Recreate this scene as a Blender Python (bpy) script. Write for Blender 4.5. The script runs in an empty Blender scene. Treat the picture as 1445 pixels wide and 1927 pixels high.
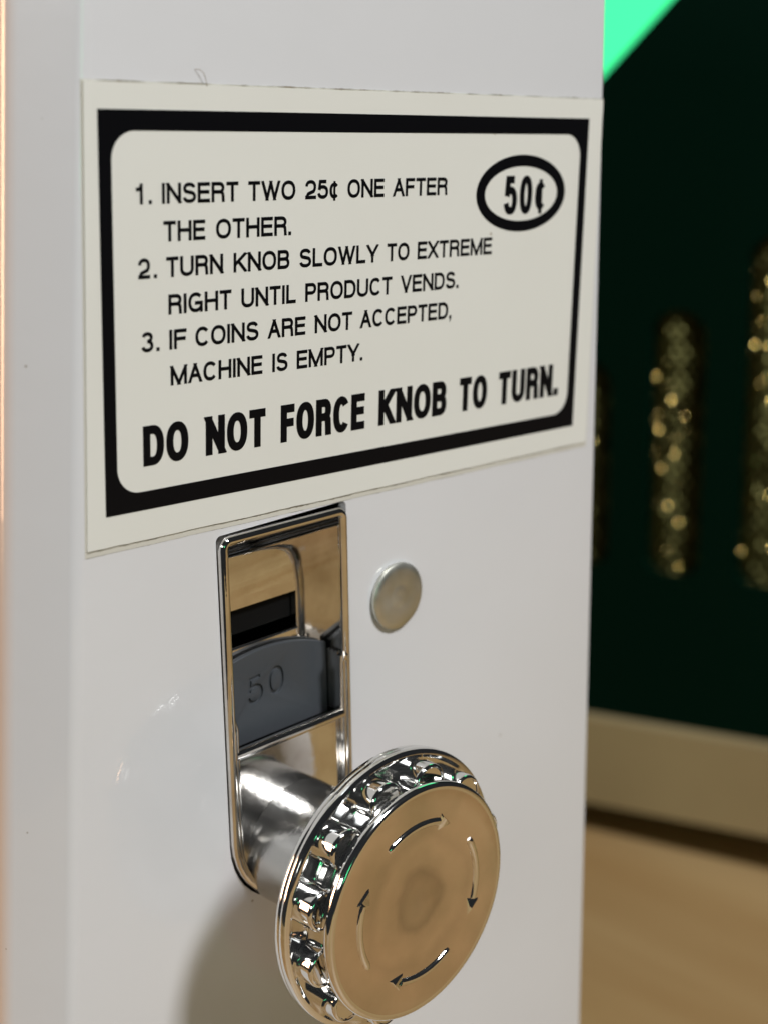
import bpy, bmesh, math, random
from mathutils import Vector, Matrix
random.seed(7)
S = 0.001                       # everything below is measured in millimetres
scn = bpy.context.scene
COL = scn.collection

# ------------------------------------------------------------------ camera
cam_d = bpy.data.cameras.new('camera'); cam = bpy.data.objects.new('camera', cam_d); COL.objects.link(cam)
rx = Vector((0.7066741, -0.70713663, 0.02386448)); ry = Vector((0.1617619, 0.19430771, 0.96751103)); rz = -Vector((0.68879954, 0.67985462, -0.25169999))
M = Matrix((rx, ry, rz)).transposed().to_4x4(); M.translation = Vector((-150.32169, -151.14416, 24.76688)) * S
cam.matrix_world = M
cam_d.sensor_fit = 'VERTICAL'; cam_d.sensor_height = 36; cam_d.sensor_width = 36
cam_d.lens = 2926.08 / 1927 * 36
cam_d.clip_start = 0.005; cam_d.clip_end = 50
cam_d.dof.use_dof = True; cam_d.dof.focus_distance = 0.203; cam_d.dof.aperture_fstop = 17
scn.camera = cam

# ------------------------------------------------------------------ world and lamps
w = bpy.data.worlds.new('World'); scn.world = w; w.use_nodes = True
bg = w.node_tree.nodes['Background']; bg.inputs[0].default_value = (0.85, 0.92, 1.0, 1); bg.inputs[1].default_value = 0.022
def area(name, loc, target, size, power, col, sizey=None):
    d = bpy.data.lights.new(name, 'AREA'); d.energy = power; d.color = col; d.size = size
    if sizey: d.shape = 'RECTANGLE'; d.size_y = sizey
    o = bpy.data.objects.new(name, d); COL.objects.link(o); o.location = loc
    o.rotation_euler = (Vector(target) - Vector(loc)).to_track_quat('-Z', 'Y').to_euler(); return o
area('ceiling_lamp', (0.07, -0.98, 1.05), (0, 0, -0.06), 0.24, 20.0, (0.98, 0.985, 1.0), 0.24)
tube = area('ceiling_tube_lamp', (-0.22, -0.55, 1.45), (0, 0, -0.1), 0.22, 2.6, (0.90, 0.96, 1.0), 1.7); tube.rotation_euler = (0, math.radians(-8), 0)
left = area('left_tube_lamp', (-1.30, -0.45, 0.42), (0, 0, -0.05), 0.20, 4.0, (0.98, 0.98, 0.97), 1.1); left.rotation_euler = (0, math.radians(-70), 0)
side = area('side_tint_light', (-0.50, 0.42, 0.0), (-0.06, 0.03, -0.05), 0.15, 0.22, (1.0, 0.58, 0.34), 0.3); side.data.spread = math.radians(50)  # added warm light, aimed to tint the left side of the column orange
area('green_lamp', (-0.47, -1.45, 0.14), (0, 0, 0.0), 0.14, 0.42, (0.12, 1.0, 0.42), 0.30)
scn.view_settings.view_transform = 'Standard'; scn.view_settings.look = 'None'; scn.view_settings.exposure = 0
scn.render.engine = 'CYCLES'

# ------------------------------------------------------------------ materials
def mat(name, col, rough=0.5, metal=0.0, coat=0.0, bump=None, var=None, emit=None, spec=0.5):
    m = bpy.data.materials.new(name); m.use_nodes = True; nt = m.node_tree; N = nt.nodes; L = nt.links
    b = N['Principled BSDF']; b.inputs['Base Color'].default_value = (*col, 1); b.inputs['Roughness'].default_value = rough
    b.inputs['Metallic'].default_value = metal; b.inputs['Coat Weight'].default_value = coat; b.inputs['Coat Roughness'].default_value = 0.03
    b.inputs['Specular IOR Level'].default_value = spec
    tc = N.new('ShaderNodeTexCoord')
    if bump:
        sc, dist, st = bump
        n = N.new('ShaderNodeTexNoise'); n.inputs['Scale'].default_value = sc; n.inputs['Detail'].default_value = 3
        L.new(tc.outputs['Object'], n.inputs['Vector'])
        bp = N.new('ShaderNodeBump'); bp.inputs['Distance'].default_value = dist; bp.inputs['Strength'].default_value = st
        L.new(n.outputs['Fac'], bp.inputs['Height']); L.new(bp.outputs['Normal'], b.inputs['Normal'])
        if coat: L.new(bp.outputs['Normal'], b.inputs['Coat Normal'])
    if var:
        sc, c2, lo, hi = var
        n = N.new('ShaderNodeTexNoise'); n.inputs['Scale'].default_value = sc; n.inputs['Detail'].default_value = 4
        L.new(tc.outputs['Object'], n.inputs['Vector'])
        r = N.new('ShaderNodeMapRange'); r.inputs['From Min'].default_value = lo; r.inputs['From Max'].default_value = hi
        L.new(n.outputs['Fac'], r.inputs['Value'])
        mx = N.new('ShaderNodeMix'); mx.data_type = 'RGBA'; mx.inputs['A'].default_value = (*col, 1); mx.inputs['B'].default_value = (*c2, 1)
        L.new(r.outputs['Result'], mx.inputs['Factor']); L.new(mx.outputs['Result'], b.inputs['Base Color'])
    if emit:
        b.inputs['Emission Color'].default_value = (*emit[0], 1); b.inputs['Emission Strength'].default_value = emit[1]
    return m
def rough_var(m, sc, lo, hi, stretch=(1, 1, 1)):
    nt = m.node_tree; N = nt.nodes; L = nt.links
    tc = N.new('ShaderNodeTexCoord'); mp = N.new('ShaderNodeMapping'); mp.inputs['Scale'].default_value = stretch
    n = N.new('ShaderNodeTexNoise'); n.inputs['Scale'].default_value = sc; n.inputs['Detail'].default_value = 5
    r = N.new('ShaderNodeMapRange'); r.inputs['From Min'].default_value = .3; r.inputs['From Max'].default_value = .7
    r.inputs['To Min'].default_value = lo; r.inputs['To Max'].default_value = hi
    L.new(tc.outputs['Object'], mp.inputs['Vector']); L.new(mp.outputs['Vector'], n.inputs['Vector'])
    L.new(n.outputs['Fac'], r.inputs['Value']); L.new(r.outputs['Result'], N['Principled BSDF'].inputs['Roughness']); return m
def specks(m, sc, size, col, density=0.5):
    """small scattered dirt specks over the paint"""
    nt = m.node_tree; N = nt.nodes; L = nt.links; b = N['Principled BSDF']
    tc = N.new('ShaderNodeTexCoord'); v = N.new('ShaderNodeTexVoronoi'); v.inputs['Scale'].default_value = sc
    L.new(tc.outputs['Object'], v.inputs['Vector'])
    sep = N.new('ShaderNodeSeparateColor'); L.new(v.outputs['Color'], sep.inputs['Color'])
    th = N.new('ShaderNodeMath'); th.operation = 'MULTIPLY'; th.inputs[1].default_value = size; L.new(sep.outputs['Green'], th.inputs[0])
    lt = N.new('ShaderNodeMath'); lt.operation = 'LESS_THAN'; L.new(v.outputs['Distance'], lt.inputs[0]); L.new(th.outputs[0], lt.inputs[1])
    g = N.new('ShaderNodeMath'); g.operation = 'GREATER_THAN'; g.inputs[1].default_value = 1 - density; L.new(sep.outputs['Red'], g.inputs[0])
    mu = N.new('ShaderNodeMath'); mu.operation = 'MULTIPLY'; L.new(lt.outputs[0], mu.inputs[0]); L.new(g.outputs[0], mu.inputs[1])
    m2 = N.new('ShaderNodeMath'); m2.operation = 'MULTIPLY'; m2.inputs[1].default_value = .6; L.new(mu.outputs[0], m2.inputs[0])
    mx = N.new('ShaderNodeMix'); mx.data_type = 'RGBA'; mx.inputs['A'].default_value = b.inputs['Base Color'].default_value
    mx.inputs['B'].default_value = (*col, 1); L.new(m2.outputs[0], mx.inputs['Factor'])
    if b.inputs['Base Color'].links: L.new(b.inputs['Base Color'].links[0].from_socket, mx.inputs['A'])
    L.new(mx.outputs['Result'], b.inputs['Base Color']); return m
PAINT = specks(mat('white_enamel', (.72, .72, .735), .22, coat=.6, bump=(110, .0003, .22), var=(14, (.68, .68, .69), .3, .75)), 420, .09, (.25, .2, .14), .05)
STICK = specks(mat('sticker_vinyl', (.76, .755, .70), .33, bump=(70, .0003, .15), var=(25, (.73, .72, .66), .3, .8)), 300, .12, (.35, .28, .2), .05)
LAM = mat('clear_laminate', (.62, .60, .53), .3)
INK = mat('black_print', (.004, .004, .005), .3, spec=.14)
CHROME = rough_var(mat('chrome', (.80, .78, .75), .05, 1, bump=(260, .0003, .08), var=(160, (.62, .58, .53), .42, .72)), 300, .03, .09)
SOFT = rough_var(mat('cast_chrome', (.84, .83, .81), .12, 1, bump=(260, .0002, .08)), 300, .05, .12)
FACE = rough_var(mat('knob_face_chrome', (.86, .76, .73), .1, 1, bump=(75, .0010, .10), var=(110, (.66, .61, .56), .4, .75)), 140, .06, .13)
SATIN = rough_var(mat('satin_chrome', (.56, .555, .54), .2, 1, bump=(420, .0003, .28)), 500, .20, .27, (1, .15, 1))
PLASTIC = mat('grey_plastic', (.060, .066, .074), .42, bump=(900, .0002, .15))
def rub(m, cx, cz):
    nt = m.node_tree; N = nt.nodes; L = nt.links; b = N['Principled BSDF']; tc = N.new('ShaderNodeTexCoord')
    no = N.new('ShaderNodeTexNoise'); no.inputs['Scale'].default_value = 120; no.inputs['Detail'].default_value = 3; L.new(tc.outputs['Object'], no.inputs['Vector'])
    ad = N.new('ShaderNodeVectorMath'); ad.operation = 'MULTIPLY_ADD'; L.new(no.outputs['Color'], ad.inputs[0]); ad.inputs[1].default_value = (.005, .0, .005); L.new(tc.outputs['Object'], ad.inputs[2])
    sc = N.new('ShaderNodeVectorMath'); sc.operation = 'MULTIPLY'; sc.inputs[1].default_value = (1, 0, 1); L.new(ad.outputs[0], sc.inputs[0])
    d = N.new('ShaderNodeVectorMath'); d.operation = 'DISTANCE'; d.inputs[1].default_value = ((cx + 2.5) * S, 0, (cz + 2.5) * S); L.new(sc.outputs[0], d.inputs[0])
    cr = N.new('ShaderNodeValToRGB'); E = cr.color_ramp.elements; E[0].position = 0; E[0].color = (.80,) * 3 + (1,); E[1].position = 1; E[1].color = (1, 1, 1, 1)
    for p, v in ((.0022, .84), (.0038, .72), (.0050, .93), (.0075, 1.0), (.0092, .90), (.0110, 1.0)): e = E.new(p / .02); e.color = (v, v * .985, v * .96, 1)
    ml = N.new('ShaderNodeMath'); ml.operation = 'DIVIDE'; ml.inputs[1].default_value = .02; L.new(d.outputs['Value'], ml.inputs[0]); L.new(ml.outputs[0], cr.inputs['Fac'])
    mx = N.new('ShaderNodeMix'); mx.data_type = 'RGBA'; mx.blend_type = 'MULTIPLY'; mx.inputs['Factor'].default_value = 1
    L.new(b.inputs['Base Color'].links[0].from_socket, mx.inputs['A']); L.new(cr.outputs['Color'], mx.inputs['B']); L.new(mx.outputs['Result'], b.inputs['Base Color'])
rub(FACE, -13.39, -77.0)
DARK = mat('dark_interior', (.004, .004, .004), .6, spec=.15)
ALU = rough_var(mat('brushed_aluminium', (.70, .70, .64), .4, .9, bump=(60, .0006, .15), var=(180, (.54, .54, .45), .35, .7)), 260, .3, .5)
GREEN = mat('dark_green_enamel', (.0002, .0100, .0055), .5, bump=(40, .0006, .1), spec=.04)
GOLD = mat('brass_grille', (.065, .062, .022), .40, 1)
GLINT = mat('glint_brass', (.55, .40, .13), .16, 1)  # brighter brass for the added glint facets
PLINTH = mat('pale_wood', (.40, .315, .165), .6, var=(9, (.31, .235, .12), .35, .7))
GLOW = mat('green_lit_sheet', (.05, .5, .25), .5, emit=((.05, 1.0, .33), 1.1))
DIRT = bpy.data.materials.new('edge_grime'); DIRT.use_nodes = True
def _dirt():
    nt = DIRT.node_tree; N = nt.nodes; L = nt.links; b = N['Principled BSDF']; b.inputs['Base Color'].default_value = (.26, .22, .15, 1); b.inputs['Roughness'].default_value = .8
    tc = N.new('ShaderNodeTexCoord'); n = N.new('ShaderNodeTexNoise'); n.inputs['Scale'].default_value = 230; n.inputs['Detail'].default_value = 5
    L.new(tc.outputs['Object'], n.inputs['Vector']); r = N.new('ShaderNodeMapRange'); r.inputs['From Min'].default_value = .40; r.inputs['From Max'].default_value = .72
    r.inputs['To Max'].default_value = .9; L.new(n.outputs['Fac'], r.inputs['Value']); L.new(r.outputs['Result'], b.inputs['Alpha'])
_dirt()
def wood():
    m = mat('oak_floor', (.36, .22, .10), .5); nt = m.node_tree; N = nt.nodes; L = nt.links; b = N['Principled BSDF']
    tc = N.new('ShaderNodeTexCoord'); mp = N.new('ShaderNodeMapping'); mp.inputs['Rotation'].default_value = (0, 0, math.radians(17.4)); mp.inputs['Scale'].default_value = (16, 2.2, 1)
    n = N.new('ShaderNodeTexNoise'); n.inputs['Scale'].default_value = 1.6; n.inputs['Detail'].default_value = 6
    L.new(tc.outputs['Object'], mp.inputs['Vector']); L.new(mp.outputs['Vector'], n.inputs['Vector'])
    cr = N.new('ShaderNodeValToRGB'); cr.color_ramp.elements[0].position = .32; cr.color_ramp.elements[0].color = (.32, .178, .062, 1)
    cr.color_ramp.elements[1].position = .7; cr.color_ramp.elements[1].color = (.45, .30, .137, 1)
    L.new(n.outputs['Fac'], cr.inputs['Fac']); L.new(cr.outputs['Color'], b.inputs['Base Color']); return m
WOOD = wood()

# ------------------------------------------------------------------ helpers
def mesh_obj(name, verts, faces, m, parent=None, smooth=None, world=True):
    me = bpy.data.meshes.new(name); me.from_pydata([Vector(v) * S for v in verts], [], faces); me.update()
    bm = bmesh.new(); bm.from_mesh(me); bmesh.ops.recalc_face_normals(bm, faces=bm.faces); bm.to_mesh(me); bm.free()
    return link(name, me, m, parent, smooth)
def link(name, me, m, parent=None, smooth=None):
    if not me.materials: me.materials.append(m)
    if smooth is not None:
        for p in me.polygons: p.use_smooth = True
        me.set_sharp_from_angle(angle=math.radians(smooth))
    o = bpy.data.objects.new(name, me); COL.objects.link(o)
    if parent: o.parent = parent
    return o
def empty(name, label, cat):
    o = bpy.data.objects.new(name, None); COL.objects.link(o); o.empty_display_size = .01; o['label'] = label; o['category'] = cat; return o
class MB:
    def __init__(s): s.v = []; s.f = []
    def add(s, v, f):
        k = len(s.v); s.v += [tuple(x) for x in v]; s.f += [tuple(i + k for i in q) for q in f]
    def box(s, a, b, fn=lambda x, y, z: (x, y, z)):
        v = [fn(x, y, z) for x in (a[0], b[0]) for y in (a[1], b[1]) for z in (a[2], b[2])]
        s.add(v, [(0, 1, 3, 2), (4, 6, 7, 5), (0, 4, 5, 1), (2, 3, 7, 6), (0, 2, 6, 4), (1, 5, 7, 3)])
    def prism(s, poly, y0, y1, fn, cap0=True, cap1=True):
        n = len(poly); v = [fn(a, b, y0) for a, b in poly] + [fn(a, b, y1) for a, b in poly]
        f = [(i, (i + 1) % n, n + (i + 1) % n, n + i) for i in range(n)]
        if cap0: f.append(tuple(range(n)))
        if cap1: f.append(tuple(range(n, 2 * n)))
        s.add(v, f)
    def tube(s, pts, r, seg=14, closed=False, caps=True):
        P = [Vector(p) for p in pts]; n = len(P); rings = []
        for i, p in enumerate(P):
            a = P[i - 1] if (i or closed) else p; b = P[(i + 1) % n] if (i < n - 1 or closed) else p
            t = (b - a).normalized(); u = Vector((0, 1, 0)); u = (u - t * u.dot(t))
            if u.length < .01: u = Vector((1, 0, 0)) - t * t.x
            u.normalize(); q = t.cross(u); rr = r[i] if isinstance(r, (list, tuple)) else r
            rings.append([p + (u * math.cos(k * 2 * math.pi / seg) + q * math.sin(k * 2 * math.pi / seg)) * rr for k in range(seg)])
        v = [x for g in rings for x in g]; f = []
        for i in range(n if closed else n - 1):
            j = (i + 1) % n
            for k in range(seg): f.append((i * seg + k, i * seg + (k + 1) % seg, j * seg + (k + 1) % seg, j * seg + k))
        if not closed and caps: f += [tuple(range(seg)), tuple(range((n - 1) * seg, n * seg))]
        s.add(v, f)
    def lathe(s, prof, c, seg=128, cap=True):
        n = len(prof); v = []
        for r, h in prof:
            for k in range(seg):
                a = 2 * math.pi * k / seg; v.append((c[0] + r * math.cos(a), -h, c[1] + r * math.sin(a)))
        f = []
        for i in range(n - 1):
            for k in range(seg): f.append((i * seg + k, i * seg + (k + 1) % seg, (i + 1) * seg + (k + 1) % seg, (i + 1) * seg + k))
        if cap: f += [tuple(range((n - 1) * seg, n * seg)), tuple(range(seg))]
        s.add(v, f)
    def build(s, name, m, parent=None, smooth=None): return mesh_obj(name, s.v, s.f, m, parent, smooth)

# ------------------------------------------------------------------ the setting: wooden surface
FZ = -229.0
fm = MB(); fm.box((-420, -640, FZ - 40), (1500, 950, FZ)); fl = fm.build('wood_floor', WOOD); fl['kind'] = 'structure'

# ------------------------------------------------------------------ the vending machine column
machine = empty('vending_machine', 'white enamelled coin vending machine column with instruction label, chrome coin mechanism and round knob', 'vending machine')
machine.location = (0, .06, FZ * S)
MOFF = Vector((0, -60, -FZ))         # children are modelled in place: compensate the base point
def adopt(o): o.location = MOFF * S; return o
xl = lambda z: -46.75 + .0445 * z     # where the left bend starts
xr = lambda z: 50.2 - .0545 * z
TH = math.radians(3.0); CW, SW = math.cos(TH), math.sin(TH); OX, OZ = -15.9, -29.1
def sl(s, d, y=0.0):                  # frame of the coin mechanism: s across, d down, y depth
    return (OX + s * CW + d * SW, y, OZ + s * SW - d * CW)
def upath(hw, top, bot, rtop, n=20):  # U shaped outline in (s, d): square top, round bottom
    P = []; rb = hw
    for k in range(5): a = math.pi + k * math.pi / 8; P.append((-hw + rtop + rtop * math.cos(a), top + rtop + rtop * math.sin(a)))
    for k in range(5): a = 1.5 * math.pi + k * math.pi / 8; P.append((hw - rtop + rtop * math.cos(a), top + rtop + rtop * math.sin(a)))
    for k in range(n + 1): a = k * math.pi / n; P.append((rb * math.cos(a), bot - rb + rb * math.sin(a)))
    return P
BR = 2.6; CH = 6.2; R2 = 3.0
def section(z):                       # outline of the column seen from above, starting at the left end of the front face
    P = []; x0 = xl(z)
    for k in range(9): a = math.radians(45 * k / 8); P.append((x0 - BR * math.sin(a), BR - BR * math.cos(a)))
    c = math.sqrt(.5); x1, y1 = P[-1]; x1 -= CH * c; y1 += CH * c; cx, cy = x1 + R2 * c, y1 + R2 * c
    for k in range(9): a = math.radians(45 + 45 * k / 8); P.append((cx - R2 * math.sin(a), cy - R2 * math.cos(a)))
    P.append((P[-1][0], 128)); xx = xr(z); P.append((xx + 4, 128))
    for k in range(5): a = math.radians(90 * k / 4); P.append((xx - .7 + .7 * math.cos(a), .7 - .7 * math.sin(a)))
    return P
def body():
    mb = MB(); A, Bt = section(110), section(FZ + 1); n = len(A)
    mb.add([(x, y, 110) for x, y in A] + [(x, y, FZ + 1) for x, y in Bt], [(i, i + 1, n + i + 1, n + i) for i in range(n - 1)] + [tuple(range(n)), tuple(range(n, 2 * n))])
    # front face with the opening for the mechanism
    bm = bmesh.new()
    outer = [(A[0][0], 0, 110), (A[-1][0], 0, 110), (Bt[-1][0], 0, FZ + 1), (Bt[0][0], 0, FZ + 1)]
    hole = [sl(s - .45, d) for s, d in upath(11.6, -.3, 55.9, .8)]
    E = []
    for loop in (outer, hole):
        vs = [bm.verts.new(Vector(p)) for p in loop]
        E += [bm.edges.new((vs[i], vs[(i + 1) % len(vs)])) for i in range(len(vs))]
    bmesh.ops.triangle_fill(bm, use_beauty=True, edges=E, normal=(0, -1, 0))
    bm.verts.index_update(); mb.add([v.co[:] for v in bm.verts], [tuple(v.index for v in f.verts) for f in bm.faces]); bm.free()
    nh = len(hole)
    mb.add(hole + [(x, 1.4, z) for x, y, z in hole], [(i, (i + 1) % nh, nh + (i + 1) % nh, nh + i) for i in range(nh)])
    return mb.v, mb.f
def build_body():
    v, f = body(); me = bpy.data.meshes.new('cabinet_body'); me.from_pydata([Vector(p) * S for p in v], [], f)
    bm = bmesh.new(); bm.from_mesh(me); bmesh.ops.remove_doubles(bm, verts=bm.verts, dist=1e-6); bmesh.ops.recalc_face_normals(bm, faces=bm.faces)
    bmesh.ops.triangulate(bm, faces=[q for q in bm.faces if len(q.verts) > 4]); bm.to_mesh(me); bm.free()
    return link('cabinet_body', me, PAINT, machine, 28)
adopt(build_body())

# ---- label
def surf(u, z, off):                  # point on the front face; left of the bend it follows the rounded corner
    x0 = xl(z)
    if u >= x0: return (u, -off, z)
    t = min((x0 - u) / BR, math.radians(45)); ex = max(0, (x0 - u) - BR * math.radians(45)); c = math.sqrt(.5)
    return (x0 - (BR + off) * math.sin(t) - ex * c, BR - (BR + off) * math.cos(t) + ex * c, z)
def sheet(name, corners, off, th, m, parent, wob=0.0, nx=90, nz=40):
    (ax, az), (bx, bz), (cx, cz), (dx, dz) = corners       # tl tr br bl
    mb = MB(); rows = []
    cols = [k / 24 * .06 for k in range(24)] + [.06 + .94 * k / (nx - 24) for k in range(nx - 23)]
    G = []
    for j in range(nz + 1):
        t = j / nz; row = []
        for s in cols:
            x = (ax * (1 - s) + bx * s) * (1 - t) + (dx * (1 - s) + cx * s) * t
            z = (az * (1 - s) + bz * s) * (1 - t) + (dz * (1 - s) + cz * s) * t
            if wob and j in (0, nz): z += wob * (math.sin(x * 1.7) * .5 + math.sin(x * .43 + 2) + random.uniform(-.4, .4))
            row.append((x, z))
        G.append(row)
    nxx = len(cols); v = [surf(x, z, off + th) for r in G for x, z in r] + [surf(x, z, off) for r in G for x, z in r]
    K = nxx * (nz + 1); f = []
    for j in range(nz):
        for i in range(nxx - 1):
            a = j * nxx + i; f.append((a, a + 1, a + nxx + 1, a + nxx))
    bd = [i for i in range(nxx)] + [j * nxx + nxx - 1 for j in range(1, nz + 1)] + [nz * nxx + i for i in range(nxx - 2, -1, -1)] + [j * nxx for j in range(nz - 1, 0, -1)]
    for k in range(len(bd)): a, b = bd[k], bd[(k + 1) % len(bd)]; f.append((a, b, b + K, a + K))
    mb.add(v, f); return mb.build(name, m, parent, 35)
label = adopt(sheet('instruction_label', [(-46.6, 26.85), (48.25, 26.70), (48.65, -27.0), (-47.75, -27.75)], .06, .16, STICK, machine, .035))
label['label'] = 'cream instruction label with black border'
sheet('laminate_edge', [(-46.85, 27.05), (48.42, 26.85), (49.05, -27.75), (-48.0, -28.55)], .0, .05, LAM, label, .02)
def ribbon_strip(name, pts, wd, off, m, parent):
    v = []; f = []
    for i, (x, z) in enumerate(pts):
        ww = wd * random.uniform(.55, 1.3); v += [surf(x, z + ww, off), surf(x, z - ww, off)]
        if i: f.append((2 * i - 2, 2 * i, 2 * i + 1, 2 * i - 1))
    return mesh_obj(name, v, f, m, parent)
ribbon_strip('grime_line', [(-46.3 + 94.5 * k / 300, 27.0 - .15 * k / 300) for k in range(301)], .11, .075, DIRT, label)
ribbon_strip('grime_line', [(-47.7 + 96.4 * k / 300, -27.87 + .8 * k / 300) for k in range(301)], .15, .075, DIRT, label)
ribbon_strip('grime_line', [(-47.8 + 96.8 * k / 300, -28.55 + .8 * k / 300) for k in range(301)], .07, .02, DIRT, label)
LY = .245
def border():
    out = [(-45.0, 23.87), (45.0, 23.87), (45.0, -23.87), (-45.0, -23.87)]; ix0, ix1, iz0, iz1, r = -43.2, 43.15, -21.5, 21.5, 3.3
    inn = []
    for cx, cz, a0 in ((ix0 + r, iz1 - r, 180), (ix1 - r, iz1 - r, 90), (ix1 - r, iz0 + r, 0), (ix0 + r, iz0 + r, -90)):
        for k in range(13): a = math.radians(a0 - 90 * k / 12); inn.append((cx + r * math.cos(a), cz + r * math.sin(a)))
    bm = bmesh.new(); E = []
    for lp in (out, inn):
        vs = [bm.verts.new((x * S, -LY * S, z * S)) for x, z in lp]; E += [bm.edges.new((vs[i], vs[(i + 1) % len(vs)])) for i in range(len(vs))]
    bmesh.ops.triangle_fill(bm, use_beauty=True, edges=E, normal=(0, -1, 0)); me = bpy.data.meshes.new('black_border'); bm.to_mesh(me); bm.free()
    return link('black_border', me, INK, label)
border()
# ---- lettering drawn as stroked glyphs (cap height 1)
def arc(cx, cy, rx_, ry_, a0, a1, n=18, e=2.25):
    P = []
    for k in range(n + 1):
        a = math.radians(a0 + (a1 - a0) * k / n); c, s_ = math.cos(a), math.sin(a)
        P.append((cx + rx_ * math.copysign(abs(c) ** (2 / e), c), cy + ry_ * math.copysign(abs(s_) ** (2 / e), s_)))
    return P
def glyph(ch):                        # (width, [(points, closed, cap)])
    L_ = lambda *p, cap=1: (list(p), False, cap)
    if ch == 'I': return .14, [L_((.5, 0), (.5, 1))], True
    if ch == '.': return .15, 'dot', True
    if ch == ',': return .15, 'comma', True
    g = {
    'A': (.70, [L_((0, 0), (.5, 1)), L_((1, 0), (.5, 1)), L_((.2, .34), (.8, .34), cap=0)]),
    'B': (.66, [L_((0, 0), (0, 1)), ([(0, 1), (.58, 1)] + arc(.58, .765, .36, .235, 90, -90, 12) + [(0, .53)], 0, 0), ([(0, .53), (.6, .53)] + arc(.6, .265, .4, .265, 90, -90, 12) + [(0, 0)], 0, 0)]),
    'C': (.72, [(arc(.5, .5, .5, .5, 38, 322, 30), 0, 0)]),
    'D': (.70, [L_((0, 0), (0, 1)), ([(0, 1), (.45, 1)] + arc(.45, .5, .55, .5, 90, -90, 22) + [(0, 0)], 0, 0)]),
    'E': (.62, [L_((0, 0), (0, 1)), L_((0, 1), (1, 1)), L_((0, .53), (.93, .53)), L_((0, 0), (1, 0))]),
    'F': (.58, [L_((0, 0), (0, 1)), L_((0, 1), (1, 1)), L_((0, .52), (.9, .52))]),
    'G': (.76, [(arc(.5, .5, .5, .5, 42, 318, 30) + [(.97, .2), (.97, .46)], 0, 0), L_((.97, 0), (.97, .46)), L_((.55, .46), (.97, .46))]),
    'H': (.70, [L_((0, 0), (0, 1)), L_((1, 0), (1, 1)), L_((0, .53), (1, .53), cap=0)]),
    'K': (.68, [L_((0, 0), (0, 1)), L_((.06, .40), (.96, 1), cap=2), L_((.34, .58), (1, 0), cap=2)]),
    'L': (.55, [L_((0, 0), (0, 1)), L_((0, 0), (1, 0))]),
    'M': (.84, [L_((0, 0), (0, 1)), L_((1, 0), (1, 1)), L_((0, 1), (.5, 0)), L_((1, 1), (.5, 0))]),
    'N': (.70, [L_((0, 0), (0, 1)), L_((1, 0), (1, 1)), L_((0, 1), (1, 0))]),
    'O': (.76, [(arc(.5, .5, .5, .5, 90, 450, 40)[:-1], 1, 0)]),
    'P': (.64, [L_((0, 0), (0, 1)), ([(0, 1), (.62, 1)] + arc(.62, .73, .38, .27, 90, -90, 14) + [(0, .46)], 0, 0)]),
    'R': (.68, [L_((0, 0), (0, 1)), ([(0, 1), (.58, 1)] + arc(.58, .755, .38, .245, 90, -90, 14) + [(0, .51)], 0, 0), ([(.55, .51)] + arc(.62, .31, .33, .2, 90, 5, 8) + [(.98, 0)], 0, 1)]),
    'S': (.66, [([(1, .70)][:0] + arc(.5, .75, .45, .25, 12, 90, 8) + arc(.5, .76, .45, .24, 90, 225, 12)[1:] + arc(.5, .26, .5, .26, 60, -90, 14) + arc(.5, .27, .5, .27, -90, -172, 8)[1:], 0, 0)]),
    'T': (.62, [L_((0, 1), (1, 1)), L_((.5, 0), (.5, 1))]),
    'U': (.70, [([(0, 1), (0, .35)] + arc(.5, .35, .5, .35, 180, 360, 22)[1:-1] + [(1, .35), (1, 1)], 0, 1)]),
    'V': (.68, [L_((0, 1), (.5, 0)), L_((1, 1), (.5, 0))]),
    'W': (.98, [L_((0, 1), (.26, 0)), L_((.5, 1), (.26, 0)), L_((.5, 1), (.74, 0)), L_((1, 1), (.74, 0))]),
    'X': (.68, [L_((0, 1), (1, 0)), L_((1, 1), (0, 0))]),
    'Y': (.68, [L_((0, 1), (.5, .42)), L_((1, 1), (.5, .42)), L_((.5, 0), (.5, .45))]),
    '0': (.52, [(arc(.5, .5, .5, .5, 90, 450, 36)[:-1], 1, 0)]),
    '1': (.30, [L_((.95, 0), (.95, 1)), ([(.98, .97), (.72, .80), (-.15, .74)], 0, 0)]),
    '2': (.56, [(arc(.5, .69, .5, .31, 178, 0, 14) + arc(.3, .69, .7, .45, 0, -40, 6)[1:] + [(.2, .23), (.02, .02)], 0, 0), L_((0, 0), (1, 0))]),
    '3': (.56, [(arc(.5, .77, .44, .23, 168, -88, 18), 0, 0), (arc(.5, .27, .5, .27, 92, -170, 18), 0, 0)]),
    '5': (.56, [([(.92, 1), (.16, 1), (.05, .47)], 0, 0), ([(.05, .47)] + arc(.48, .33, .52, .33, 130, -168, 22), 0, 0)]),
    '¢': (.50, [(arc(.5, .40, .5, .40, 42, 318, 26), 0, 0), 'slash']),
    }[ch]
    return g[0], g[1], False
def clip(poly, lo, hi):
    for sgn, lim in ((1, lo), (-1, -hi)):
        out = []
        for i in range(len(poly)):
            a, b = poly[i - 1], poly[i]; ia, ib = sgn * a[1] >= lim - 1e-9, sgn * b[1] >= lim - 1e-9
            if ia != ib: t = (lim * sgn - a[1]) / (b[1] - a[1]); out.append((a[0] + (b[0] - a[0]) * t, lim * sgn))
            if ib: out.append(b)
        poly = out
        if not poly: return []
    return poly
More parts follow.
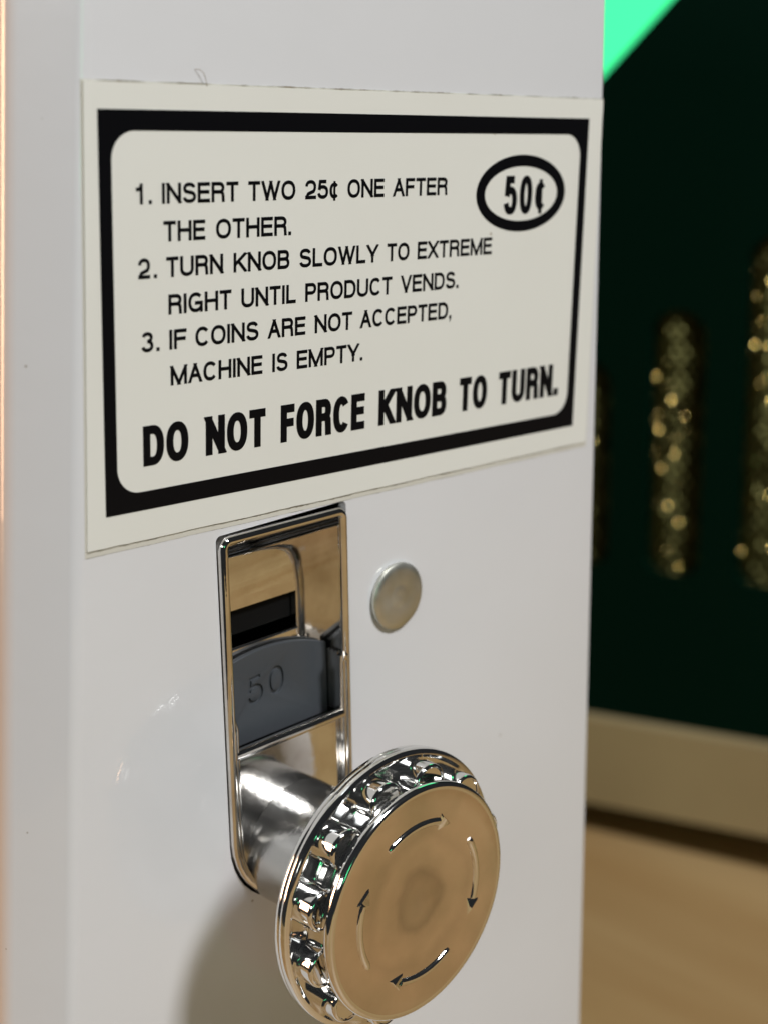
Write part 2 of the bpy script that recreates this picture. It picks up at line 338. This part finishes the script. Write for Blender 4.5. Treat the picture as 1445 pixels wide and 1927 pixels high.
def stroke(pts, closed, t):
    """polygons (convex quads) of a mitred ribbon along pts"""
    P = [Vector(p) for p in pts]; n = len(P); Lf = []; Rt = []
    for i in range(n):
        a = P[i] - P[i - 1] if (i or closed) else P[1] - P[0]; b = P[(i + 1) % n] - P[i] if (i < n - 1 or closed) else a
        if a.length < 1e-6: a = b
        if b.length < 1e-6: b = a
        a = a.normalized(); b = b.normalized(); na = Vector((-a.y, a.x)); nb = Vector((-b.y, b.x)); m = na + nb
        m = m / max(m.dot(na), .35) if m.length > .1 else na
        Lf.append(P[i] + m * t / 2); Rt.append(P[i] - m * t / 2)
    Q = []
    for i in range(n if closed else n - 1):
        j = (i + 1) % n; Q.append([tuple(Lf[i]), tuple(Lf[j]), tuple(Rt[j]), tuple(Rt[i])])
    return Q
def glyph_polys(ch, x, z, w_, h, t, tv=None):
    """polygons in mm for one glyph in the box x..x+w_, z..z+h"""
    gw, st, fixed = glyph(ch); out = []
    if st == 'dot': return [[[(x, z), (x + t * 1.05, z), (x + t * 1.05, z + t * 1.05), (x, z + t * 1.05)]]]
    if st == 'comma': return [[[(x, z), (x + t * 1.05, z), (x + t * 1.05, z + t * 1.05), (x, z + t * 1.05)]], [[(x + .15 * t, z - 1.1 * t), (x + .5 * t, z - 1.0 * t), (x + t * 1.05, z), (x + .45 * t, z)]]]
    for s_ in st:
        if s_ == 'slash':
            cx = x + w_ * .52; out.append([[(cx - t * .42, z - h * .12), (cx + t * .42, z - h * .12), (cx + t * .42, z + h * .92), (cx - t * .42, z + h * .92)]]); continue
        pts, closed, cap = s_
        P = [(x + t / 2 + px * (w_ - t), z + t / 2 + py * (h - t)) for px, py in pts]
        if cap and not closed:
            P = [Vector(p) for p in P]; a = (P[0] - P[1]).normalized(); b = (P[-1] - P[-2]).normalized()
            ea = t * (.5 if abs(a.x) < .02 or abs(a.y) < .02 else .75); eb = t * (.5 if abs(b.x) < .02 or abs(b.y) < .02 else .75)
            P[0] = P[0] + a * (ea if cap == 1 else 0); P[-1] = P[-1] + b * eb
        Q = [clip(q, z, z + h) for q in stroke(P, closed, t)]; out.append([q for q in Q if len(q) > 2])
    return out
def word(mb, text, x0, x1, z, h, t, gap, y0=LY):
    W = [glyph(c)[0] for c in text]; fixedw = sum(t * 1.05 for c in text if c in 'I.,')
    var = sum(w_ for w_, c in zip(W, text) if c not in 'I.,')
    k = (x1 - x0 - gap * (len(text) - 1) - fixedw) / max(var, .01); x = x0; lay = 0
    for w_, c in zip(W, text):
        ww = t * 1.05 if c in 'I.,' else w_ * k
        for grp in glyph_polys(c, x, z, ww, h, t):
            lay += 1
            for q in grp: mb.add([(a, -(y0 + .003 * (lay % 5)), b) for a, b in q], [tuple(range(len(q)))])
        x += ww + gap
LINES = [
 (13.1, [("1", -39.94, -38.80), (".", -38.0, -37.6), ("INSERT", -36.07, -24.33), ("TWO", -22.73, -14.9), ("25¢", -13.19, -7.25), ("ONE", -5.7, 1.1), ("AFTER", 2.8, 13.6)]),
 (8.65, [("THE", -35.9, -29.56), ("OTHER.", -27.88, -15.57)]),
 (4.4, [("2", -39.68, -37.95), (".", -37.4, -37.0), ("TURN", -35.54, -26.77), ("KNOB", -25.1, -15.8), ("SLOWLY", -14.08, .23), ("TO", 1.92, 6.26), ("EXTREME", 7.91, 23.58)]),
 (-.1, [("RIGHT", -35.28, -25.45), ("UNTIL", -23.83, -14.66), ("PRODUCT", -13.0, 3.05), ("VENDS.", 4.79, 16.59)]),
 (-4.38, [("3", -39.39, -37.6), (".", -37.15, -36.8), ("IF", -35.21, -32.56), ("COINS", -31.19, -20.99), ("ARE", -19.36, -12.9), ("NOT", -11.24, -4.4), ("ACCEPTED,", -2.87, 15.3)]),
 (-8.82, [("MACHINE", -35.06, -20.3), ("IS", -18.62, -15.98), ("EMPTY.", -14.38, -2.33)])]
for z, ws in LINES:
    mb = MB()
    for t_, a, b in ws: word(mb, t_, a, b, z, 2.42, .445, .25)
    mb.build('text_line', INK, label)
mb = MB()
for t_, a, b in [("DO", -39.35, -32.4), ("NOT", -29.65, -19.72), ("FORCE", -17.1, -1.69), ("KNOB", .99, 14.9), ("TO", 17.69, 23.8), ("TURN.", 26.43, 40.75)]:
    word(mb, t_, a, b, -18.4, 5.02, 1.10, .34)
mb.build('bold_text_line', INK, label)
mb = MB()
word(mb, "5", 25.85, 28.75, 9.95, 5.6, 1.10, .1); word(mb, "0", 29.35, 32.2, 9.95, 5.6, 1.10, .1); word(mb, "¢", 32.9, 35.3, 10.5, 4.85, .92, .1)
mb.build('price_text', INK, label)
mb = MB(); n = 96; v = []
for k in range(n):
    a = 2 * math.pi * k / n; c, s_ = math.cos(a), math.sin(a)
    v += [(29.8 + 10.1 * c, -LY, 13.0 + 5.55 * s_), (29.8 + 8.2 * c, -LY, 12.95 + 3.95 * s_)]
mb.add(v, [(2 * k, 2 * ((k + 1) % n), 2 * ((k + 1) % n) + 1, 2 * k + 1) for k in range(n)]); mb.build('price_oval', INK, label)

# ---- coin mechanism
mech_mb = MB()
KX, KZ = -13.39, -77.0
RW = 10.1; RL = 11.1; DP = 4.3
def bezel():
    mb = MB()
    sk = lambda L: [(s - .6, d + (.018 * (s + 11) if d < 4 else 0)) for s, d in L]
    P = sk(upath(11.3, -.05, 55.3, 1.6))
    n = len(P); rim_o = [sl(s, d, 1.0) for s, d in P]; rim_f = [sl(s, d, -.35) for s, d in P]
    mb.add(rim_o + rim_f, [(i, (i + 1) % n, n + (i + 1) % n, n + i) for i in range(n)])
    Q = sk(upath(10.65, .5, 54.65, 1.0)); mb.tube([sl(s, d, -.4) for s, d in Q], .66, 14, True)
    return mb.build('bezel_rim', CHROME, None, 40)
mech = bpy.data.objects.new('coin_mechanism', None)
# the chute shell is the part, the rest are its sub-parts
def shell():
    mb = MB()
    prof = [(.9, -1.0), (1.6, -.2)] + [(1.9 + 9.0 * (1 - math.cos(a)), -.1 + 4.4 * math.sin(a)) for a in [math.pi / 2 * k / 12 for k in range(1, 13)]]
    prof = [(d, min(y, DP)) for d, y in prof]
    n = len(prof); v = []
    for d, y in prof: v += [sl(-RL, d, y), sl(RW, d, y)]
    mb.add(v, [(2 * i, 2 * i + 1, 2 * i + 3, 2 * i + 2) for i in range(n - 1)])
    d0 = prof[-1][0]; hx0, hx1, hd0, hd1 = -7.6, 5.15, 12.45, 17.95
    g = lambda s, d, y=DP: sl(s, d, y)
    for a, b, c, d in ((-RL, RW, d0, hd0), (-RL, hx0, hd0, hd1), (hx1, RW, hd0, hd1), (-RL, RW, hd1, 31.5)):
        mb.add([g(a, c), g(b, c), g(b, d), g(a, d)], [(0, 1, 2, 3)])
    # rolled edge round the coin slot and its dark throat
    mb.add([g(hx0, hd0), g(hx1, hd0), g(hx1, hd1), g(hx0, hd1), g(hx0, hd0, DP + 1.1), g(hx1, hd0, DP + 1.1), g(hx1, hd1, DP + 1.1), g(hx0, hd1, DP + 1.1)], [(0, 1, 5, 4), (1, 2, 6, 5), (2, 3, 7, 6), (3, 0, 4, 7)])
    mb.tube([g(hx0, hd1 + .05, DP), g(hx1 + .1, hd1 + .05, DP)], .20, 8)
    # side walls
    side = prof + [(31.5, DP), (31.5, -1.0)]
    for sx in (-RL, RW): mb.add([sl(sx, d, y) for d, y in side], [tuple(range(len(side)))])
    # lower plate
    out = upath(10.55, 31.2, 54.9, .3); mb.add([sl(s - .55, d, -.15) for s, d in out], [tuple(range(len(out)))])
    return mb.build('coin_mechanism', CHROME, machine, 30)
chute = adopt(shell()); chute['label'] = 'chrome coin mechanism in a round bottomed bezel'
bz = bezel(); bz.parent = chute
mb = MB(); mb.box((-8, 16.5, 5.5), (6, 9, 12), lambda s, d, y: sl(s, d, y)); mb.add([sl(-12, 0, 9), sl(12, 0, 9), sl(12, 58, 9), sl(-12, 58, 9)], [(0, 1, 2, 3)])
mb.build('slot_throat', DARK, chute)
# coin wheel with the sunk number 50
def coin_wheel():
    R = 28.7; P = []; n = 40; sc = -1.9
    for k in range(n + 1): s = -RL + .05 + (9.55 + RL) * k / n; P.append((s, 47.5 - math.sqrt(R * R - (s - sc) ** 2)))
    P = P + [(9.55, 31.9), (-RL + .05, 31.9)]
    mb = MB(); mb.prism(P, 3.1, 3.9, lambda a, b, y: sl(a, b, y)); o = mb.build('coin_wheel', PLASTIC, chute, 30)
    rot = math.radians(5); cx, cz = -1.95, 24.3
    cut = []
    def put(ch, x):
        for grp in glyph_polys(ch, x, 0, 2.85, 4.1, .52):
            cm = MB()
            # closed solid of the ribbon
            quads = grp; seen = {}
            ed = {}
            for q in quads:
                idx = []
                for p in q:
                    key = (round(p[0], 4), round(p[1], 4))
                    if key not in seen: seen[key] = len(seen)
                    idx.append(seen[key])
                for i in range(len(idx)):
                    a, b = idx[i], idx[(i + 1) % len(idx)]
                    if (b, a) in ed: del ed[(b, a)]
                    else: ed[(a, b)] = 1
                cm.f.append(tuple(idx))
            N0 = len(seen); f2 = list(cm.f)
            tr = lambda x_, z_, y_: sl(cx + (x_ - 3.35) * math.cos(rot) - 0 * z_, cz - (z_ - 2.05) - (x_ - 3.35) * math.sin(rot), y_)
            vv = [tr(p[0], p[1], 2.6) for p in seen] + [tr(p[0], p[1], 3.42) for p in seen]
            ff = f2 + [tuple(i + N0 for i in reversed(q)) for q in f2] + [(a, b, b + N0, a + N0) for a, b in ed]
            c = mesh_obj('cutter', vv, ff, DARK); cut.append(c)
    put('5', 0); put('0', 3.85)
    bpy.context.view_layer.update()
    for c in cut:
        md = o.modifiers.new('b', 'BOOLEAN'); md.operation = 'DIFFERENCE'; md.object = c; md.solver = 'EXACT'
    dg = bpy.context.evaluated_depsgraph_get(); me = bpy.data.meshes.new_from_object(o.evaluated_get(dg))
    o.modifiers.clear(); o.data = me
    for c in cut: bpy.data.objects.remove(c)
    bv = o.modifiers.new('bev', 'BEVEL'); bv.width = .00008; bv.segments = 2; bv.limit_method = 'ANGLE'; bv.angle_limit = math.radians(50)
    return o
coin_wheel()
# cross ridge, inner bead and the guide post beside the wheel
mb = MB(); mb.tube([sl(-10.9, 30.9, -.5), sl(8.9, 30.9, -.5)], .78, 16); mb.build('cross_ridge', CHROME, chute, 50)
mb = MB()
hw = 9.95; pts = [(-hw, 25.5), (-hw, 27)] + [(-hw, 27 + k) for k in range(1, 18)] + [(hw * math.cos(a), 44.6 + hw * math.sin(a)) for a in [math.pi - math.pi * k / 24 for k in range(25)]] + [(hw, 44 - k) for k in range(0, 21)] + [(hw, 22.4)]
mb.tube([sl(s - .75, d, -.55) for s, d in pts], [.1] + [.5] * (len(pts) - 1), 12); mb.build('inner_bead', CHROME, chute, 50)
mb = MB(); mb.box((9.7, 22.2, -.7), (RW - .05, 31.2, 3.0), lambda s, d, y: sl(s, d, y)); 
for k in range(5): mb.tube([sl(9.6, 22.25, -.4 + k * .75), sl(RW - .05, 22.25, -.4 + k * .75)], .3, 8)
mb.build('guide_post', CHROME, chute, 40)
mb = MB(); mb.tube([sl(hw - .6, 22.0, -.6), sl(hw - .6, 22.7, -.6)], .8, 10); mb.build('post_tip', CHROME, chute, 50)

# ---- knob
def fil(r0, h0, r1, h1, n=6):        # quarter round from (r0,h0) to (r1,h1)
    return [(r0 + (r1 - r0) * (1 - math.cos(a)), h0 + (h1 - h0) * math.sin(a)) for a in [math.pi / 2 * k / n for k in range(n + 1)]]
mb = MB()
mb.lathe([(9.15, -.3), (9.15, .2), (9.1, 3.0), (9.0, 7.0), (8.9, 10.3), (9.1, 10.5), (9.25, 10.8), (9.25, 11.8), (9.0, 12.2), (7.2, 12.3), (7.2, 22.5)], (KX, KZ), 128)
stem = adopt(mb.build('knob_stem', SATIN, machine, 35))
mb = MB()
R0 = 15.5
prof = [(6.8, 22.5), (14.6, 22.5), (14.7, 19.3), (18.6, 17.6), (18.9, 17.45), (19.3, 17.5), (19.5, 17.75), (19.52, 17.9), (19.52, 18.3), (19.5, 18.38), (19.38, 18.45), (19.38, 18.52), (19.6, 18.62), (19.62, 18.7), (19.62, 19.15), (19.5, 19.5), (19.2, 19.65), (18.8, 19.7), (18.5, 19.5), (18.35, 19.45), (18.2, 19.45), (17.0, 19.45), (R0 + .3, 19.45), (R0 + .05, 19.6), (R0, 19.75), (R0, 19.9), (R0, 22.8), (R0, 22.95), (15.7, 23.15), (16.2, 23.2), (16.45, 23.45), (16.5, 23.8), (16.42, 24.2), (16.15, 24.48), (15.8, 24.56), (15.5, 24.5)]
mb.lathe(prof, (KX, KZ), 160, cap=False)
knob = adopt(mb.build('knob', SOFT, machine, 35)); knob['label'] = 'round chrome knob with twelve lugs'
mb = MB(); fp = [(15.5, 24.5)] + [(r, 24.46 + .06 * math.cos(r * .42) - (.30 * math.exp(-(r / 4.3) ** 2))) for r in [15, 14, 13, 12, 11, 10, 9, 8, 7, 6, 5.2, 4.4, 3.6, 2.8, 2, 1.2, .5]]
mb.lathe(fp, (KX, KZ), 128, cap=False); nn = len(mb.v); mb.f.append(tuple(range(nn - 128, nn))); mb.build('knob_face', FACE, knob, 35)
# lugs: half round with a raised rim round the front cap
def lug_mesh():
    mb = MB(); hr = 2.85; cr = 15.5; sec = [(cr + hr * 1.0 * math.cos(a), hr * math.sin(a)) for a in [-math.pi / 2 * 1.08 + math.pi * 1.08 * k / 24 for k in range(25)]]
    st = [(19.3, 1.0), (19.5, 1.0), (21.95, 1.0), (22.05, 1.0), (22.28, .985), (22.45, .94), (22.52, .88), (22.46, .83), (22.3, .80)]
    v = []; n = len(sec)
    for h, k in st:
        for r, t in sec: v.append((cr + (r - cr) * k, -h, t * k))
    f = [(i * n + j, i * n + j + 1, (i + 1) * n + j + 1, (i + 1) * n + j) for i in range(len(st) - 1) for j in range(n - 1)] + [tuple(range((len(st) - 1) * n, len(st) * n))]
    mb.add(v, f); return mb
lm = lug_mesh(); lug = lm.build('lug', SOFT, knob, 35); first = True
for k in range(12):
    o = lug if k == 0 else lug.copy()
    if k: COL.objects.link(o)
    o.location = (KX * S, 0, KZ * S); o.rotation_euler = (0, -math.radians(17 + 30 * k), 0)
def arrow_mesh():
    mb = MB(); R = 11.1; pts = [(R * math.cos(math.radians(a)), -24.22, R * math.sin(math.radians(a))) for a in [123 - 50 * k / 20 for k in range(21)]]
    mb.tube(pts, [.45] + [.62] * 19 + [.6], 12)
    a0, a1 = math.radians(74), math.radians(58); t = Vector((R * math.cos(a1), -24.5, R * math.sin(a1)))
    u = Vector((math.cos(a0), 0, math.sin(a0))); b1 = u * (R + 1.55); b2 = u * (R - 1.55); b1.y = b2.y = -24.5; md = u * (R); 
    base = [t + Vector((0, .3, 0)), b1 + Vector((0, .3, 0)), b2 + Vector((0, .3, 0))]; c = (t + b1 + b2) / 3
    top = [c + (p - c) * .55 + Vector((0, -.22, 0)) for p in (t, b1, b2)]
    mb.add([p[:] for p in base + top], [(0, 1, 4, 3), (1, 2, 5, 4), (2, 0, 3, 5), (3, 4, 5)])
    return mb
am = arrow_mesh(); ar = am.build('arrow', SOFT, knob, 50)
for k in range(4):
    o = ar if k == 0 else ar.copy()
    if k: COL.objects.link(o)
    o.location = (KX * S, 0, KZ * S); o.rotation_euler = (0, math.radians(90 * k), 0)

# ---- a hair caught under the upper edge of the label
hp = [surf(-30.9 + 1.9 * t, 28.6 - 2.0 * t ** 1.6 + .25 * math.sin(t * 4), .06 + .5 * math.sin(t * 3.1)) for t in [k / 14 for k in range(15)]]
mb = MB(); mb.tube(hp, .035, 6); hair = mb.build('lint_hair', mat('hair', (.30, .24, .16), .5)); hair['label'] = 'fine pale brown hair stuck at the upper edge of the label'; hair['category'] = 'hair'

# ---- rivet
mb = MB(); mb.lathe([(4.4, -.2), (4.9, .1), (5.05, .45), (4.98, .75), (4.7, .95), (4.0, 1.03), (3, 1.05), (2, 1.06), (1.5, 1.02), (1.3, 1.06), (.4, 1.0)], (5.45, -44.15), 96)
adopt(mb.build('rivet', ALU, machine, 40))

# ------------------------------------------------------------------ dark green cabinet behind
P0 = Vector((284.553, 137.197, -178.563)); AX = Vector((.29845, -.95442, 0)); NN = Vector((-.95442, -.29845, 0)); TL = .038
def cb(x, z, y=0.0):                  # x along the front, z up, y forward; the cabinet leans a little, as the picture shows
    xx = x * math.cos(TL) - z * math.sin(TL); zz = x * math.sin(TL) + z * math.cos(TL)
    return tuple(P0 + AX * xx + Vector((0, 0, 1)) * zz + NN * y)
cabinet = empty('green_cabinet', 'dark green cabinet with tall brass grille slots and cut corner, blurred in the background', 'cabinet')
cabinet.location = Vector((P0.x, P0.y, FZ)) * S
def adopt2(o): o.location = -cabinet.location; return o
SLOTS = [(-32.2 - 31.7, 49, 98), (-32.2, 49.5, 123), (.3, 49.5, 141), (32.0, 49.0, 166), (63.7, 49.0, 190)]
HW = 9.6
def cab_panel():
    bm = bmesh.new(); E = []
    outl = [(-130, -4.6), (150, -4.6), (150, 330), (84.5, 330), (-130, 113)]
    def slotloop(c, z0, z1): 
        P = []
        for k in range(13): a = math.pi * k / 12; P.append((c + HW * math.cos(a), z1 - HW + HW * math.sin(a)))
        for k in range(13): a = math.pi + math.pi * k / 12; P.append((c + HW * math.cos(a), z0 + HW * .6 + HW * .6 * math.sin(a)))
        return P
    loops = [slotloop(*q) for q in SLOTS]
    for lp in [outl] + loops:
        vs = [bm.verts.new(cb(x, z, 0)) for x, z in lp]; E += [bm.edges.new((vs[i], vs[(i + 1) % len(vs)])) for i in range(len(vs))]
    bmesh.ops.triangle_fill(bm, use_beauty=True, edges=E, normal=NN); bm.verts.index_update()
    mb = MB(); mb.add([v.co[:] for v in bm.verts], [tuple(v.index for v in f.verts) for f in bm.faces]); bm.free()
    for lp in loops:
        n = len(lp); mb.add([cb(x, z, 0) for x, z in lp] + [cb(x, z, -5) for x, z in lp], [(i, (i + 1) % n, n + (i + 1) % n, n + i) for i in range(n)])
    n = len(outl); mb.add([cb(x, z, 0) for x, z in outl] + [cb(x, z, -150) for x, z in outl], [(i, (i + 1) % n, n + (i + 1) % n, n + i) for i in range(n)] + [tuple(range(n, 2 * n))])
    return mb.build('front_panel', GREEN, cabinet)
adopt2(cab_panel())
def insert(c, z0, z1):
    """convex brass grille: a knurled face of diamond pyramids with small facets added on the tips, aimed to glint"""
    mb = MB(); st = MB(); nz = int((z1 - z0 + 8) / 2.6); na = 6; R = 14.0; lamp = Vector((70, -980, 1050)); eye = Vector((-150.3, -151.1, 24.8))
    for j in range(nz):
        for i in range(na):
            off = .5 * (j % 2); a = math.radians(-50 + 100 * (i + off) / na); da = math.radians(50 / na); z = z0 - 4 + j * 2.6
            def q(aa, zz, rr): return cb(c + rr * math.sin(aa), zz, -16.5 + rr * math.cos(aa))
            jr = random.uniform(-.3, .3); ja = random.uniform(-.03, .03); tip = q(a + ja, z + random.uniform(-.3, .3), R + 1.5 + jr)
            mb.add([q(a - da, z, R), q(a, z - 2.6, R), q(a + da, z, R), q(a, z + 2.6, R), tip], [(0, 1, 4), (1, 2, 4), (2, 3, 4), (3, 0, 4)])
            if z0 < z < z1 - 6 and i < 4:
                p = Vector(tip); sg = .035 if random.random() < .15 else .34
                nn_ = ((lamp - p).normalized() + (eye - p).normalized()).normalized() + Vector([random.gauss(0, sg) for _ in range(3)]); nn_.normalize()  # facet turned halfway between lamp and eye so that it glints
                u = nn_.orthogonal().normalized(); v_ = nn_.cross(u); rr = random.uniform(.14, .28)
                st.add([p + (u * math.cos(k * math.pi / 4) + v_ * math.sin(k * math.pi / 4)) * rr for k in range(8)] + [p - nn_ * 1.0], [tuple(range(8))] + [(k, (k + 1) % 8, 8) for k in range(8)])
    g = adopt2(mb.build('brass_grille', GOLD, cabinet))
    t_ = st.build('glint_facets', GLINT, g); t_['kind'] = 'stuff'
    return g
for q in SLOTS: insert(*q)
mb = MB()
mb.box((-130, 0, -37.0), (150, 0, -4.7), lambda x, y, z: cb(x, z, y)) if False else None
mb.prism([(-134, -4.75), (154, -4.75), (154, -37.0), (-134, -37.0)], 6.0, -145.0, lambda a, b, y: cb(a, b, y)); adopt2(mb.build('plinth', PLINTH, cabinet))
for x in (-115, 135):
    for y in (-20, -125):
        mb = MB(); base = [cb(x + 8 * math.cos(a), -37.05, y + 8 * math.sin(a)) for a in [2 * math.pi * k / 20 for k in range(20)]]
        mb.add(base + [(p[0], p[1], FZ) for p in base], [(i, (i + 1) % 20, 20 + (i + 1) % 20, 20 + i) for i in range(20)] + [tuple(range(20)), tuple(range(20, 40))])
        adopt2(mb.build('foot', DARK, cabinet))

# ------------------------------------------------------------------ glowing green sheet behind the cabinet
sign = empty('light_panel', 'bright glowing green light panel standing behind the dark cabinet', 'light panel')
sign.location = Vector((P0.x, P0.y, FZ)) * S
def adopt3(o): o.location = -sign.location; return o
mb = MB(); mb.prism([(-330, -30), (200, -30), (200, 800), (-330, 800)], -232, -240, lambda a, b, y: cb(a, b, y)); adopt3(mb.build('lit_sheet', GLOW, sign))
mb = MB()
mb.prism([(-336, -45), (206, -45), (206, -30.5), (-336, -30.5)], -225, -246, lambda a, b, y: cb(a, b, y)); mb.prism([(-336, 800.5), (206, 800.5), (206, 812), (-336, 812)], -225, -246, lambda a, b, y: cb(a, b, y))
mb.prism([(-345, -45), (-331, -45), (-331, 812), (-345, 812)], -225, -246, lambda a, b, y: cb(a, b, y)); mb.prism([(200.5, -45), (215, -45), (215, 812), (200.5, 812)], -225, -246, lambda a, b, y: cb(a, b, y))
adopt3(mb.build('panel_frame', DARK, sign))
